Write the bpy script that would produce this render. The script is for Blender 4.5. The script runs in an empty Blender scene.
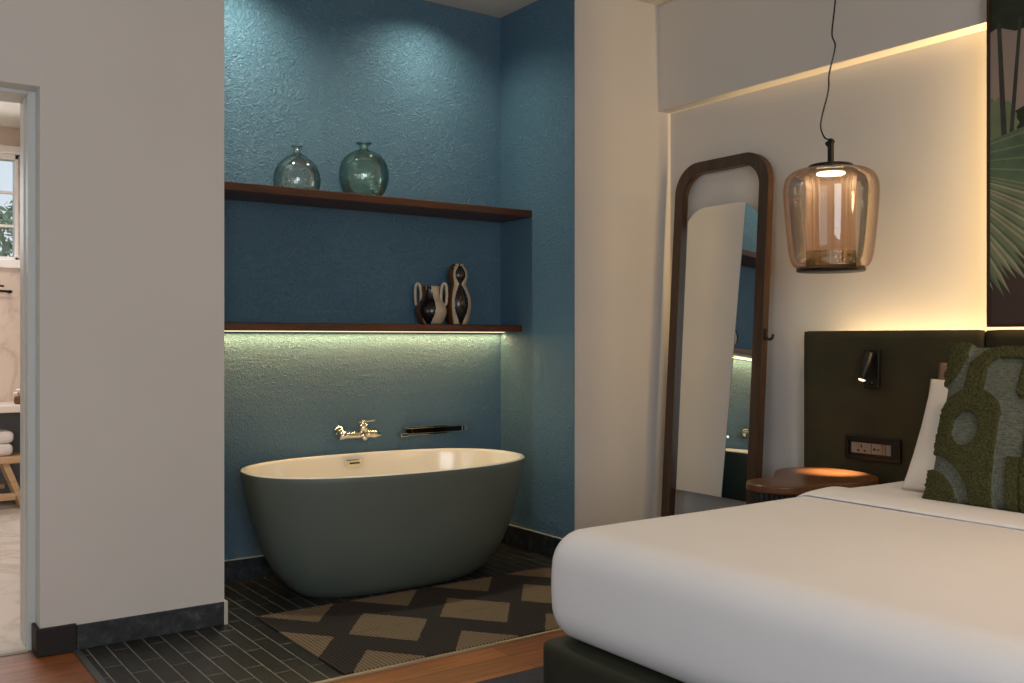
import bpy, bmesh, math, random
from mathutils import Vector, Matrix, noise
random.seed(7)
S = bpy.context.scene
COL = S.collection
PI = math.pi

# ------------------------------------------------------------------ camera, exposure, world, lights
FPX, YAW, V0, CAMH = 969.81, math.radians(54.664), 338.75, 1.2
cam = bpy.data.cameras.new('camera'); camo = bpy.data.objects.new('camera', cam); COL.objects.link(camo)
cam.sensor_width = 36; cam.lens = FPX * 36 / 1024; cam.shift_y = (V0 - 341.5) / 1024
cam.clip_start = 0.05
camo.location = (0, 0, CAMH); camo.rotation_euler = (PI / 2, 0, YAW - PI / 2)
S.camera = camo
S.view_settings.view_transform = 'Standard'; S.view_settings.look = 'None'
S.view_settings.gamma = 1; S.view_settings.use_curve_mapping = False
S.view_settings.exposure = 0.0
S.cycles.use_denoising = True
S.cycles.max_bounces = 10; S.cycles.diffuse_bounces = 5; S.cycles.glossy_bounces = 5
S.cycles.transmission_bounces = 10; S.cycles.transparent_max_bounces = 12
S.cycles.caustics_reflective = False; S.cycles.caustics_refractive = False
S.cycles.sample_clamp_indirect = 4.0

W = bpy.data.worlds.new('sky'); S.world = W; W.use_nodes = True
bgn = W.node_tree.nodes['Background']
bgn.inputs[0].default_value = (0.80, 0.90, 1.0, 1); bgn.inputs[1].default_value = 0.95

def light(name, kind, loc, power, color, target=None, **kw):
    l = bpy.data.lights.new(name, kind); l.energy = power; l.color = color
    for k, v in kw.items(): setattr(l, k, v)
    o = bpy.data.objects.new(name, l); COL.objects.link(o); o.location = loc
    if target is not None:
        o.rotation_euler = (Vector(target) - Vector(loc)).to_track_quat('-Z', 'Y').to_euler()
    return o
DAY = (0.84, 0.93, 1.0); WARM = (1.0, 0.67, 0.30); WARMW = (1.0, 0.76, 0.54)
# daylight from behind the camera; the second is added to brighten the wall beside the door
light('unseen_window_daylight', 'AREA', (-2.52, 0.6, 1.45), 16, DAY, (2, 1.4, 1.2), shape='RECTANGLE', size=2.2, size_y=1.9)
light('unseen_window_daylight', 'AREA', (-0.5, -2.52, 1.75), 84, DAY, (-0.6, 4, 1.2), shape='RECTANGLE', size=2.2, size_y=1.9)
# daylight through the bathroom window
light('bathroom_daylight', 'AREA', (0.42, 7.88, 2.12), 20, (0.92, 0.96, 1.0), (0.45, 4.5, 0.6), shape='RECTANGLE', size=1.1, size_y=0.7)
light('unseen_bathroom_light', 'AREA', (0.5, 6.2, 2.71), 22, (1.0, 0.86, 0.74), (0.5, 6.2, 0), shape='DISK', size=0.5)  # unseen warm light just under the bathroom ceiling
# warm bedroom light: pendant across the bed, unseen ceiling spot added to brighten the bed
light('far_pendant', 'POINT', (3.45, -0.15, 1.80), 27, (1.0, 0.60, 0.28), shadow_soft_size=0.15)
light('bed_fill_spot', 'SPOT', (2.5, 0.9, 3.07), 74, WARMW, (2.5, 1.2, 0), spot_size=math.radians(140), spot_blend=1.0, shadow_soft_size=0.12)
# downlights in the ceiling of the bath alcove
for x, e in ((1.58, 56), (2.68, 34)):
    light('alcove_downlight', 'SPOT', (x, 4.40, 3.08), e, (0.99, 0.97, 0.74), (x, 4.50, 0), spot_size=math.radians(140), spot_blend=1.0, shadow_soft_size=0.03)
# strip light under the lower shelf
light('shelf_strip', 'AREA', (2.314, 4.672, 1.228), 6.6, (1.0, 0.64, 0.25), (2.314, 4.66, 0), shape='RECTANGLE', size=1.86, size_y=0.012)
# light strips behind picture and headboard
light('picture_backlight', 'AREA', (3.90, 1.90, 2.1), 15, WARM, (3.95, 2.05, 2.1), shape='RECTANGLE', size=0.03, size_y=1.6)
light('headboard_backlight', 'AREA', (3.934, 1.78, 1.04), 39, WARM, (4.2, 1.78, 2.2), shape='RECTANGLE', size=2.1, size_y=0.016)

# ------------------------------------------------------------------ materials
def lin(c):
    f = lambda v: v / 12.92 if v <= 0.04045 else ((v + 0.055) / 1.055) ** 2.4
    return tuple(f(v / 255) for v in c) + (1,)
class NT:
    def __init__(s, name):
        m = bpy.data.materials.new(name); m.use_nodes = True; s.m = m; s.t = m.node_tree
        s.bsdf = s.t.nodes['Principled BSDF']; s.out = s.t.nodes['Material Output']
    def n(s, typ, **kw):
        x = s.t.nodes.new(typ)
        for k, v in kw.items(): setattr(x, k, v)
        return x
    def l(s, a, b): s.t.links.new(a, b)
    def coord(s, scale=(1, 1, 1), rot=(0, 0, 0), loc=(0, 0, 0)):
        g = s.n('ShaderNodeNewGeometry'); mp = s.n('ShaderNodeMapping')
        tc = s.n('ShaderNodeTexCoord')
        mp.inputs['Scale'].default_value = scale; mp.inputs['Rotation'].default_value = rot; mp.inputs['Location'].default_value = loc
        s.l(tc.outputs['Object'], mp.inputs[0]); return mp.outputs[0]
    def noise(s, vec, scale, detail=4, rough=0.5, dist=0.0):
        x = s.n('ShaderNodeTexNoise'); x.inputs['Scale'].default_value = scale; x.inputs['Detail'].default_value = detail
        x.inputs['Roughness'].default_value = rough; x.inputs['Distortion'].default_value = dist
        s.l(vec, x.inputs['Vector']); return x.outputs['Fac']
    def ramp(s, fac, stops):
        x = s.n('ShaderNodeValToRGB'); e = x.color_ramp.elements
        while len(e) < len(stops): e.new(0.5)
        for i, (p, c) in enumerate(stops): e[i].position = p; e[i].color = c
        s.l(fac, x.inputs[0]); return x.outputs[0]
    def mixc(s, fac, a, b, blend='MIX'):
        x = s.n('ShaderNodeMix', data_type='RGBA', blend_type=blend)
        for sock, v in ((x.inputs[0], fac), (x.inputs[6], a), (x.inputs[7], b)):
            if hasattr(v, 'is_linked'): s.l(v, sock)
            else: sock.default_value = v
        return x.outputs[2]
    def math(s, op, a, b=None, c=None):
        x = s.n('ShaderNodeMath', operation=op)
        for i, v in enumerate((a, b, c)):
            if v is None: continue
            if hasattr(v, 'is_linked'): s.l(v, x.inputs[i])
            else: x.inputs[i].default_value = v
        return x.outputs[0]
    def bump(s, h, strength=0.3, dist=0.01):
        x = s.n('ShaderNodeBump'); x.inputs['Strength'].default_value = strength; x.inputs['Distance'].default_value = dist
        s.l(h, x.inputs['Height']); s.l(x.outputs[0], s.bsdf.inputs['Normal']); return x
    def base(s, c):
        if hasattr(c, 'is_linked'): s.l(c, s.bsdf.inputs['Base Color'])
        else: s.bsdf.inputs['Base Color'].default_value = c
    def set(s, **kw):
        for k, v in kw.items(): s.bsdf.inputs[k.replace('_', ' ')].default_value = v
        return s
def plain(name, rgb, rough=0.5, metal=0.0, var=0.06, vscale=9, bump=0.0, bscale=200, **kw):
    t = NT(name); c = lin(rgb); v = t.coord()
    f = t.noise(v, vscale, 3)
    a = tuple(x * (1 - var) for x in c[:3]) + (1,); b = tuple(min(1, x * (1 + var)) for x in c[:3]) + (1,)
    t.base(t.ramp(f, [(0.3, a), (0.7, b)])); t.set(Roughness=rough, Metallic=metal, **kw)
    if bump: t.bump(t.noise(v, bscale, 2), bump, 0.002)
    return t.m
def wood(name, dark, light_, axis='X', scale=1.0, rough=0.4):
    t = NT(name)
    sc = {'X': (1.2, 14, 14), 'Y': (14, 1.2, 14), 'Z': (14, 14, 1.2)}[axis]
    v = t.coord(tuple(x * scale for x in sc))
    f = t.noise(v, 2.2, 8, 0.62, 0.7); g = t.noise(v, 11, 4, 0.6)
    h = t.math('ADD', t.math('MULTIPLY', f, 0.75), t.math('MULTIPLY', g, 0.25))
    t.base(t.ramp(h, [(0.32, lin(dark)), (0.5, lin(tuple((a + b) / 2 for a, b in zip(dark, light_)))), (0.68, lin(light_))]))
    t.set(Roughness=rough); t.bump(g, 0.12, 0.002); return t.m
def glow(name, rgb, strength):
    t = NT(name); t.base((0.8, 0.8, 0.8, 1)); t.bsdf.inputs['Emission Color'].default_value = rgb + (1,)
    t.bsdf.inputs['Emission Strength'].default_value = strength; return t.m
def thin_glass(name, tint, edge, gloss=0.10, rough=0.02, frost=0.0):
    t = NT(name)
    tr = t.n('ShaderNodeBsdfTransparent'); gl = t.n('ShaderNodeBsdfGlossy'); gl.inputs['Roughness'].default_value = rough
    lw = t.n('ShaderNodeLayerWeight'); lw.inputs['Blend'].default_value = 0.35
    c = t.mixc(t.math('POWER', lw.outputs['Facing'], 2.0), lin(tint), lin(edge)); t.l(c, tr.inputs[0])
    f = t.math('MULTIPLY_ADD', lw.outputs['Fresnel'], 0.55, gloss)
    mx = t.n('ShaderNodeMixShader'); t.l(f, mx.inputs[0]); t.l(tr.outputs[0], mx.inputs[1]); t.l(gl.outputs[0], mx.inputs[2])
    last = mx.outputs[0]
    if frost:
        tl = t.n('ShaderNodeBsdfTranslucent'); tl.inputs[0].default_value = lin((240, 205, 175)); m2 = t.n('ShaderNodeMixShader'); m2.inputs[0].default_value = frost
        t.l(last, m2.inputs[1]); t.l(tl.outputs[0], m2.inputs[2]); last = m2.outputs[0]
    t.l(last, t.out.inputs[0]); return t.m

M = {}
M['wall'] = plain('wall_paint', (212, 208, 203), 0.72, var=0.03, vscale=1.3, bump=0.05, bscale=60)
M['ceiling'] = plain('ceiling_paint', (214, 210, 200), 0.8, var=0.02)
M['frame_paint'] = plain('door_frame_paint', (206, 211, 208), 0.45, var=0.02)
M['white_paint'] = plain('white_window_paint', (236, 236, 234), 0.4, var=0.01)
# blue textured plaster
t = NT('blue_plaster'); v = t.coord()
n1 = t.noise(v, 46, 4, 0.6, 0.8); n2 = t.noise(v, 130, 2, 0.5); n3 = t.noise(v, 2.3, 3)
t.base(t.mixc(t.math('MULTIPLY', n1, 0.55), t.ramp(n3, [(0.3, lin((74, 112, 138))), (0.7, lin((82, 120, 146)))]), lin((104, 138, 156))))
h = t.math('ADD', t.math('MULTIPLY', t.math('ABSOLUTE', t.math('SUBTRACT', n1, 0.5)), 2.2), t.math('MULTIPLY', n2, 0.4))
t.bump(h, 0.9, 0.012); t.set(Roughness=0.36); t.bsdf.inputs['Specular IOR Level'].default_value = 0.45
M['blue'] = t.m
# wood plank floor, planks along X
t = NT('plank_floor'); v = t.coord()
br = t.n('ShaderNodeTexBrick'); br.offset = 0.37; t.l(v, br.inputs['Vector'])
br.inputs['Scale'].default_value = 1; br.inputs['Brick Width'].default_value = 1.3; br.inputs['Row Height'].default_value = 0.125
br.inputs['Mortar Size'].default_value = 0.0015; br.inputs['Color1'].default_value = lin((160, 100, 58)); br.inputs['Color2'].default_value = lin((188, 121, 72)); br.inputs['Mortar'].default_value = lin((58, 34, 22))
g = t.noise(t.coord((1.2, 16, 1)), 2.4, 8, 0.65, 0.6)
t.base(t.mixc(0.8, br.outputs['Color'], t.ramp(g, [(0.3, lin((150, 132, 120))), (0.72, lin((255, 248, 240)))]), 'MULTIPLY'))
t.set(Roughness=0.38); t.bump(br.outputs['Fac'], -0.2, 0.002); M['planks'] = t.m
# slate mosaic, long side along Y
t = NT('slate_tiles'); v = t.coord(rot=(0, 0, PI / 2), loc=(0.02, 0.009, 0))
br = t.n('ShaderNodeTexBrick'); br.offset = 0.38; br.offset_frequency = 2; t.l(v, br.inputs['Vector'])
br.inputs['Scale'].default_value = 1; br.inputs['Brick Width'].default_value = 0.30; br.inputs['Row Height'].default_value = 0.0695
br.inputs['Mortar Size'].default_value = 0.0030; br.inputs['Mortar Smooth'].default_value = 0.2
br.inputs['Color1'].default_value = lin((34, 37, 37)); br.inputs['Color2'].default_value = lin((50, 54, 53)); br.inputs['Mortar'].default_value = lin((150, 146, 136))
m1 = t.noise(v, 26, 6, 0.7); t.base(t.mixc(0.85, br.outputs['Color'], t.ramp(m1, [(0.3, lin((140, 140, 140))), (0.75, lin((255, 255, 255)))]), 'MULTIPLY'))
t.set(Roughness=0.42); t.bump(t.math('SUBTRACT', t.math('MULTIPLY', m1, 0.5), br.outputs['Fac']), 0.35, 0.004); M['slate'] = t.m
t = NT('slate_skirting'); v = t.coord(); m1 = t.noise(v, 22, 7, 0.7)
t.base(t.ramp(m1, [(0.3, lin((22, 25, 27))), (0.55, lin((50, 54, 57))), (0.78, lin((98, 102, 102)))])); t.set(Roughness=0.5); t.bump(m1, 0.3, 0.004); M['slate_plain'] = t.m
M['dark_wood'] = wood('dark_skirting_wood', (17, 12, 10), (28, 20, 17), 'X', 1, 0.6)
M['walnut'] = wood('walnut_shelf', (48, 24, 14), (104, 58, 34), 'X', 0.8, 0.42)
M['mirror_wood'] = wood('walnut_mirror_frame', (44, 28, 19), (82, 56, 37), 'Z', 0.8, 0.42)
M['top_wood'] = wood('walnut_table_top', (80, 49, 29), (120, 78, 46), 'Y', 0.5, 0.3)
M['oak'] = wood('pale_stool_wood', (184, 150, 112), (212, 182, 146), 'X', 1, 0.5)
M['metal_trim'] = plain('pale_metal_trim', (206, 190, 160), 0.4, 0.6, 0.03)
M['grey_trim'] = plain('grey_metal_trim', (104, 110, 112), 0.4, 0.5, 0.03)
M['white_grout'] = plain('pale_grout', (196, 188, 176), 0.7)
M['tub_out'] = plain('tub_sage_grey', (96, 105, 98), 0.42, var=0.03, vscale=3)
M['tub_in'] = plain('tub_white_enamel', (244, 238, 226), 0.16, var=0.01, Coat_Weight=0.3)
M['chrome'] = plain('chrome', (226, 222, 214), 0.07, 1.0, 0.01)
M['black_gloss'] = plain('black_gloss', (9, 8, 8), 0.15, 0.0, 0.05)
M['black_metal'] = plain('black_metal', (20, 20, 20), 0.42, 0.3, 0.05)
M['velvet'] = plain('olive_velvet', (50, 45, 23), 0.8, var=0.34, vscale=5, bump=0.25, bscale=260)
M['bed_velvet'] = plain('dark_green_velvet', (38, 40, 26), 0.65, var=0.16, vscale=6, bump=0.2, bscale=240)
M['linen'] = plain('white_bed_linen', (236, 235, 236), 0.75, var=0.012, vscale=4, bump=0.06, bscale=420, Sheen_Weight=0.08)
M['pillow'] = plain('white_pillow_cotton', (236, 230, 224), 0.75, var=0.012, vscale=5, bump=0.06, bscale=420)
M['taupe'] = plain('taupe_pillow_fabric', (134, 112, 96), 0.85, var=0.06, vscale=90, bump=0.2, bscale=500)
M['flute'] = plain('black_fluted_wood', (24, 20, 18), 0.45, var=0.1)
M['brass'] = plain('brass', (180, 140, 80), 0.3, 1.0, 0.02)
# woven and tufted cushion cloth
t = NT('grey_green_weave'); v = t.coord()
wv1 = t.noise(t.coord((1, 6, 60)), 8, 3); wv2 = t.noise(t.coord((60, 60, 5)), 8, 3)
f = t.math('ADD', t.math('MULTIPLY', wv1, 0.5), t.math('MULTIPLY', wv2, 0.5))
t.base(t.ramp(f, [(0.36, lin((52, 57, 50))), (0.62, lin((112, 116, 102)))])); t.set(Roughness=0.9); t.bump(f, 0.3, 0.003); M['weave'] = t.m
t = NT('olive_tufted_pile'); v = t.coord(); f = t.noise(v, 170, 3, 0.7)
t.base(t.ramp(f, [(0.34, lin((56, 57, 35))), (0.66, lin((100, 99, 64)))])); t.set(Roughness=1.0); t.bsdf.inputs['Specular IOR Level'].default_value = 0.1; t.bump(f, 0.9, 0.012); M['tuft'] = t.m
# bath rug: lattice of beige diamonds on dark brown
t = NT('diamond_rug'); v = t.coord(); sp = t.n('ShaderNodeSeparateXYZ')
wob = t.n('ShaderNodeTexNoise'); wob.inputs['Scale'].default_value = 45; t.l(v, wob.inputs['Vector'])
off = t.n('ShaderNodeVectorMath', operation='MULTIPLY_ADD'); t.l(wob.outputs['Color'], off.inputs[0]); off.inputs[1].default_value = (0.012, 0.012, 0); t.l(v, off.inputs[2])
t.l(off.outputs[0], sp.inputs[0]); X, Y = sp.outputs[0], sp.outputs[1]
def diamond(cx, cy):
    px = t.math('PINGPONG', t.math('SUBTRACT', X, cx - 0.43 * 10), 0.215)
    py = t.math('PINGPONG', t.math('SUBTRACT', Y, cy - 0.92 * 10), 0.46)
    return t.math('LESS_THAN', t.math('ADD', t.math('DIVIDE', px, 0.184), t.math('DIVIDE', py, 0.237)), 1.0)
RC = (2.283, 3.58)
d = t.math('MAXIMUM', diamond(1.91 - RC[0], 3.572 - RC[1]), diamond(1.695 - RC[0], 4.032 - RC[1]))
wv = t.n('ShaderNodeTexWave'); wv.bands_direction = 'X'; wv.inputs['Scale'].default_value = 19; wv.inputs['Distortion'].default_value = 0.6; t.l(v, wv.inputs['Vector'])
wy = t.n('ShaderNodeTexWave'); wy.bands_direction = 'Y'; wy.inputs['Scale'].default_value = 26; wy.inputs['Distortion'].default_value = 0.6; t.l(v, wy.inputs['Vector'])
wmix = t.math('MULTIPLY', wv.outputs['Fac'], wy.outputs['Fac'])
c = t.mixc(d, t.mixc(wmix, lin((24, 19, 16)), lin((72, 60, 51))), t.mixc(wmix, lin((98, 82, 62)), lin((162, 141, 112))))
seam = t.math('MULTIPLY', t.math('LESS_THAN', t.math('ABSOLUTE', t.math('SUBTRACT', Y, 3.572 - RC[1])), 0.0022), t.math('GREATER_THAN', t.noise(v, 14, 1), 0.48))
c = t.mixc(t.math('MULTIPLY', seam, 0.75), c, lin((40, 32, 28)))
t.base(c); t.set(Roughness=0.95); t.bump(wmix, 0.5, 0.004); M['bath_rug'] = t.m
t = NT('navy_carpet'); v = t.coord(); f = t.noise(v, 150, 4, 0.7)
t.base(t.ramp(f, [(0.35, lin((42, 46, 58))), (0.65, lin((78, 80, 88)))])); t.set(Roughness=0.95); t.bump(f, 0.7, 0.006); M['navy'] = t.m
# marble
def marble(name, base, vein, rough, vs=1.6):
    t = NT(name); v = t.coord(); n1 = t.noise(v, vs, 8, 0.6, 1.2)
    a = t.math('ABSOLUTE', t.math('SUBTRACT', n1, 0.5)); t.base(t.ramp(a, [(0.0, lin(vein)), (0.018, lin(tuple((x + y) / 2 for x, y in zip(base, vein)))), (0.06, lin(base))]))
    t.set(Roughness=rough); return t.m
M['marble'] = marble('wall_marble', (224, 210, 198), (202, 187, 176), 0.25)
M['marble_floor'] = marble('floor_marble', (226, 220, 214), (204, 196, 188), 0.25, 1.2)
M['counter'] = plain('white_counter_stone', (236, 228, 220), 0.3)
M['dark_panel'] = plain('dark_grey_panel', (128, 132, 134), 0.6)
M['towel'] = plain('white_terry', (232, 230, 228), 0.95, var=0.03, vscale=60, bump=0.5, bscale=260)
M['leaf'] = plain('shrub_leaf', (104, 140, 104), 0.6, var=0.5, vscale=14)
M['bark'] = plain('shrub_bark', (70, 54, 40), 0.9)
M['petal'] = plain('white_petal', (240, 232, 226), 0.7)
# glass
M['pane'] = thin_glass('window_glass', (250, 252, 252), (225, 235, 235), 0.03)
M['amber'] = thin_glass('amber_lamp_glass', (255, 251, 247), (243, 208, 184), 0.012)
M['amber_in'] = thin_glass('inner_ribbed_glass', (252, 238, 226), (234, 196, 168), 0.01, 0.55, 0.16)
M['smoke_in'] = thin_glass('dark_lower_glass', (186, 172, 134), (130, 116, 82), 0.05, 0.1)
M['clear_green'] = thin_glass('pale_green_glass', (254, 255, 253), (170, 200, 190), 0.03)
M['green_glass'] = thin_glass('teal_green_glass', (243, 251, 246), (134, 182, 166), 0.035)
t = NT('silvered_mirror'); t.base((0.86, 0.88, 0.86, 1)); t.set(Metallic=1.0, Roughness=0.008); M['mirror'] = t.m
M['lamp_led'] = glow('lamp_led', (1.0, 0.80, 0.52), 14)
M['reading_led'] = glow('reading_led', (1.0, 0.66, 0.40), 2.5)
M['strip_led'] = glow('strip_led', (1.0, 0.80, 0.46), 1.5)

# ------------------------------------------------------------------ mesh helpers (world coordinates in, ONE mesh object out)
def tagk(o, label=None, cat=None, group=None, kind=None):
    for k, v in (('label', label), ('category', cat), ('group', group), ('kind', kind)):
        if v: o[k] = v
    return o
def root(name, loc, label, cat, group=None):
    o = bpy.data.objects.new(name, None); COL.objects.link(o); o.location = loc; o.empty_display_size = 0.05
    return tagk(o, label, cat, group)
def origin(o):
    p = Vector((0, 0, 0))
    while o: p += o.location; o = o.parent
    return p
class MB:
    def __init__(s): s.v = []; s.f = []; s.mi = []; s.sm = []
    def add(s, vs, fs, mi=0, smooth=False):
        b = len(s.v); s.v += [Vector(p) for p in vs]
        for k, f in enumerate(fs):
            s.f.append([i + b for i in f]); s.mi.append(mi[k] if isinstance(mi, list) else mi); s.sm.append(smooth)
        return s
    def box(s, x0, x1, y0, y1, z0, z1, bev=0.0, seg=2, mi=0):
        bm = bmesh.new(); bmesh.ops.create_cube(bm, size=1)
        for q in bm.verts: q.co = Vector((x0 + (q.co.x + .5) * (x1 - x0), y0 + (q.co.y + .5) * (y1 - y0), z0 + (q.co.z + .5) * (z1 - z0)))
        if bev: bmesh.ops.bevel(bm, geom=bm.edges[:], offset=bev, segments=seg, affect='EDGES', profile=0.5)
        return s.bm(bm, mi)
    def bm(s, bm, mi=0, smooth=False, mat=None):
        if mat is not None: bm.transform(mat)
        bm.verts.ensure_lookup_table(); bm.verts.index_update()
        s.add([q.co.copy() for q in bm.verts], [[q.index for q in f.verts] for f in bm.faces], mi, smooth); bm.free(); return s
    def lathe(s, prof, c, seg=64, mi=0, closed=False, smooth=True, axis=None):
        n = len(prof); vs = []; fs = []
        for r, z in prof:
            for k in range(seg):
                a = 2 * PI * k / seg; vs.append(Vector((r * math.cos(a), r * math.sin(a), z)))
        for i in range(n - 1 + (1 if closed else 0)):
            j = (i + 1) % n
            for k in range(seg):
                l = (k + 1) % seg; fs.append([i * seg + k, i * seg + l, j * seg + l, j * seg + k])
        if axis is not None:
            R = Vector((0, 0, 1)).rotation_difference(Vector(axis).normalized()); vs = [R @ q for q in vs]
        vs = [q + Vector(c) for q in vs]
        return s.add(vs, fs, mi, smooth)
    def tube(s, pts, r, seg=10, mi=0, closed=False, caps=True):
        pts = [Vector(p) for p in pts]; n = len(pts); rr = r if isinstance(r, list) else [r] * n
        vs = []; fs = []; up = Vector((0.13, 0.31, 0.94))
        for i, p in enumerate(pts):
            if closed: t_ = pts[(i + 1) % n] - pts[i - 1]
            else: t_ = pts[min(i + 1, n - 1)] - pts[max(i - 1, 0)]
            t_.normalize(); a = t_.cross(up)
            if a.length < 1e-4: a = t_.cross(Vector((1, 0, 0)))
            a.normalize(); b = t_.cross(a)
            for k in range(seg):
                g = 2 * PI * k / seg; vs.append(p + (a * math.cos(g) + b * math.sin(g)) * rr[i])
        for i in range(n if closed else n - 1):
            j = (i + 1) % n
            for k in range(seg):
                l = (k + 1) % seg; fs.append([i * seg + k, i * seg + l, j * seg + l, j * seg + k])
        if caps and not closed:
            fs.append(list(range(seg))[::-1]); fs.append([(n - 1) * seg + k for k in range(seg)])
        return s.add(vs, fs, mi, True)
    def prism(s, loop, z0, z1, bev=0.0, mi=0, seg=3):
        bm = bmesh.new(); vs = [bm.verts.new((x, y, z0)) for x, y in loop]; f = bm.faces.new(vs)
        r = bmesh.ops.extrude_face_region(bm, geom=[f]); top = [g for g in r['geom'] if isinstance(g, bmesh.types.BMVert)]
        for q in top: q.co.z = z1
        bmesh.ops.recalc_face_normals(bm, faces=bm.faces[:])
        if bev:
            es = [e for e in bm.edges if abs(e.verts[0].co.z - e.verts[1].co.z) < 1e-6]
            bmesh.ops.bevel(bm, geom=es, offset=bev, segments=seg, affect='EDGES', profile=0.5)
        return s.bm(bm, mi)
    def build(s, name, mats, parent=None, loc=None, label=None, cat=None, group=None, kind=None, normals=True, auto=40):
        me = bpy.data.meshes.new(name)
        o = bpy.data.objects.new(name, me); COL.objects.link(o)
        if parent: o.parent = parent; base = origin(parent); o.location = (0, 0, 0)
        else:
            base = Vector(loc) if loc is not None else Vector(((min(q.x for q in s.v) + max(q.x for q in s.v)) / 2, (min(q.y for q in s.v) + max(q.y for q in s.v)) / 2, min(q.z for q in s.v)))
            o.location = base
        me.from_pydata([q - base for q in s.v], [], s.f)
        for p, mi, sm in zip(me.polygons, s.mi, s.sm): p.material_index = mi; p.use_smooth = sm
        for m in (mats if isinstance(mats, (list, tuple)) else [mats]): me.materials.append(M[m])
        if normals:
            bm = bmesh.new(); bm.from_mesh(me); bmesh.ops.recalc_face_normals(bm, faces=bm.faces[:]); bm.to_mesh(me); bm.free()
        me.update(); return tagk(o, label, cat, group, kind)
def struct(name, mb, mats, parent=None, label=None): return mb.build(name, mats, parent, kind=None if parent else 'structure', label=label, loc=(0, 0, 0) if parent is None else None)
def spline(P, n=8, closed=False):
    P = [Vector(p) for p in P]; N = len(P); out = []
    rng = range(N) if closed else range(N - 1)
    for i in rng:
        if closed: p0, p1, p2, p3 = P[i - 1], P[i], P[(i + 1) % N], P[(i + 2) % N]
        else: p0, p1, p2, p3 = P[max(i - 1, 0)], P[i], P[i + 1], P[min(i + 2, N - 1)]
        for k in range(n):
            u = k / n; out.append(0.5 * ((2 * p1) + (p2 - p0) * u + (2 * p0 - 5 * p1 + 4 * p2 - p3) * u * u + (3 * p1 - p0 - 3 * p2 + p3) * u ** 3))
    if not closed: out.append(P[-1])
    return out
def superellipse(a, b, n, cx, cy, seg):
    out = []
    for k in range(seg):
        g = 2 * PI * k / seg; c, s_ = math.cos(g), math.sin(g)
        out.append((cx + a * math.copysign(abs(c) ** (2 / n), c), cy + b * math.copysign(abs(s_) ** (2 / n), s_)))
    return out
def roundrect(cx, cy, w, h, r, seg=10):
    out = []
    for sx, sy, a0 in ((1, 1, 0), (-1, 1, 90), (-1, -1, 180), (1, -1, 270)):
        for k in range(seg + 1):
            a = math.radians(a0 + 90 * k / seg); out.append((cx + sx * (w / 2 - r) + r * math.cos(a), cy + sy * (h / 2 - r) + r * math.sin(a)))
    return out
def soft_box(x0, x1, y0, y1, z0, z1, r, n=26, fn=None):
    """box with fully rounded edges (dense mesh), fn(p, c, h) may reshape it"""
    c = Vector(((x0 + x1) / 2, (y0 + y1) / 2, (z0 + z1) / 2)); h = Vector(((x1 - x0) / 2, (y1 - y0) / 2, (z1 - z0) / 2))
    bm = bmesh.new(); bmesh.ops.create_cube(bm, size=2); bmesh.ops.subdivide_edges(bm, edges=bm.edges[:], cuts=n, use_grid_fill=True)
    for q in bm.verts:
        p = []
        for i in range(3):
            e = min(r[i] / h[i], 1); s_ = q.co[i]
            # concentrate rows near the rounded edges
            s2 = math.copysign(1 - (1 - abs(s_)) ** 1.6, s_); p.append(s2 * h[i])
        p = Vector(p); inn = Vector([max(-(h[i] - r[i]), min(h[i] - r[i], p[i])) for i in range(3)])
        d = Vector([(p[i] - inn[i]) / r[i] for i in range(3)])
        if d.length > 1e-9: d = d / max(d.length, 1e-9) if max(abs(x) for x in d) > 0.999 else d.normalized() * 1.0
        q.co = c + inn + Vector([d[i] * r[i] for i in range(3)])
        if fn: q.co = fn(q.co, c, h)
    return bm
def obox(c, ax, ay, az, sx, sy, sz, bev=0.0):
    """bmesh box with given axes"""
    bm = bmesh.new(); bmesh.ops.create_cube(bm, size=1)
    for q in bm.verts: q.co = Vector((q.co.x * sx, q.co.y * sy, q.co.z * sz))
    if bev: bmesh.ops.bevel(bm, geom=bm.edges[:], offset=bev, segments=2, affect='EDGES', profile=0.5)
    ax, ay, az = Vector(ax).normalized(), Vector(ay).normalized(), Vector(az).normalized()
    bm.transform(Matrix.Translation(Vector(c)) @ Matrix((ax, ay, az)).transposed().to_4x4()); return bm

# ------------------------------------------------------------------ room shell
YP, XL, XR, YB, XW, XB, ZC, ZB = 4.019, 1.369, 3.259, 4.704, 3.965, 3.87, 3.091, 2.493
struct('floor', MB().box(-2.7, 4.1, -2.7, 4.12, -0.1, 0), 'planks')
struct('floor', MB().box(0.80, XW + 0.02, 3.145, 4.80, -0.05, 0.003), 'slate')
struct('floor', MB().box(-1.3, 1.2, 4.12, 8.1, -0.1, 0.004), 'marble_floor')
struct('trim_1', MB().box(0.80, XW, 3.130, 3.146, -0.02, 0.007), 'metal_trim')
struct('trim_2', MB().box(0.778, 0.801, 3.130, YP - 0.012, -0.02, 0.006), 'grey_trim')
struct('trim_3', MB().box(-0.27, 0.638, 4.105, 4.14, -0.02, 0.008), 'white_grout')
struct('ceiling', MB().box(-2.7, 4.1, -2.7, 4.9, ZC, ZC + 0.1), 'ceiling')
struct('ceiling', MB().box(-1.3, 1.22, 4.302, 8.1, 2.76, 2.86), 'ceiling')
JX, JZ = 0.667, 2.156     # edge of the opening in the wall
w = MB().box(JX, XL, YP, 4.30, 0, ZC); w.box(-0.30, JX, YP, 4.30, JZ, ZC); w.box(-2.7, -0.30, YP, 4.30, 0, ZC)
struct('wall_back_left', w, 'wall')
struct('wall_back_right', MB().box(XR, XW + 0.06, YP, YB + 0.1, 0, ZC), ['wall'])
struct('wall_alcove_back', MB().box(XL - 0.02, XR + 0.006, YB, YB + 0.12, 0, ZC), 'blue')
struct('wall_alcove_right', MB().box(XR - 0.006, XR + 0.002, YP + 0.001, YB + 0.02, 0, ZC), 'blue')
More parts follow.
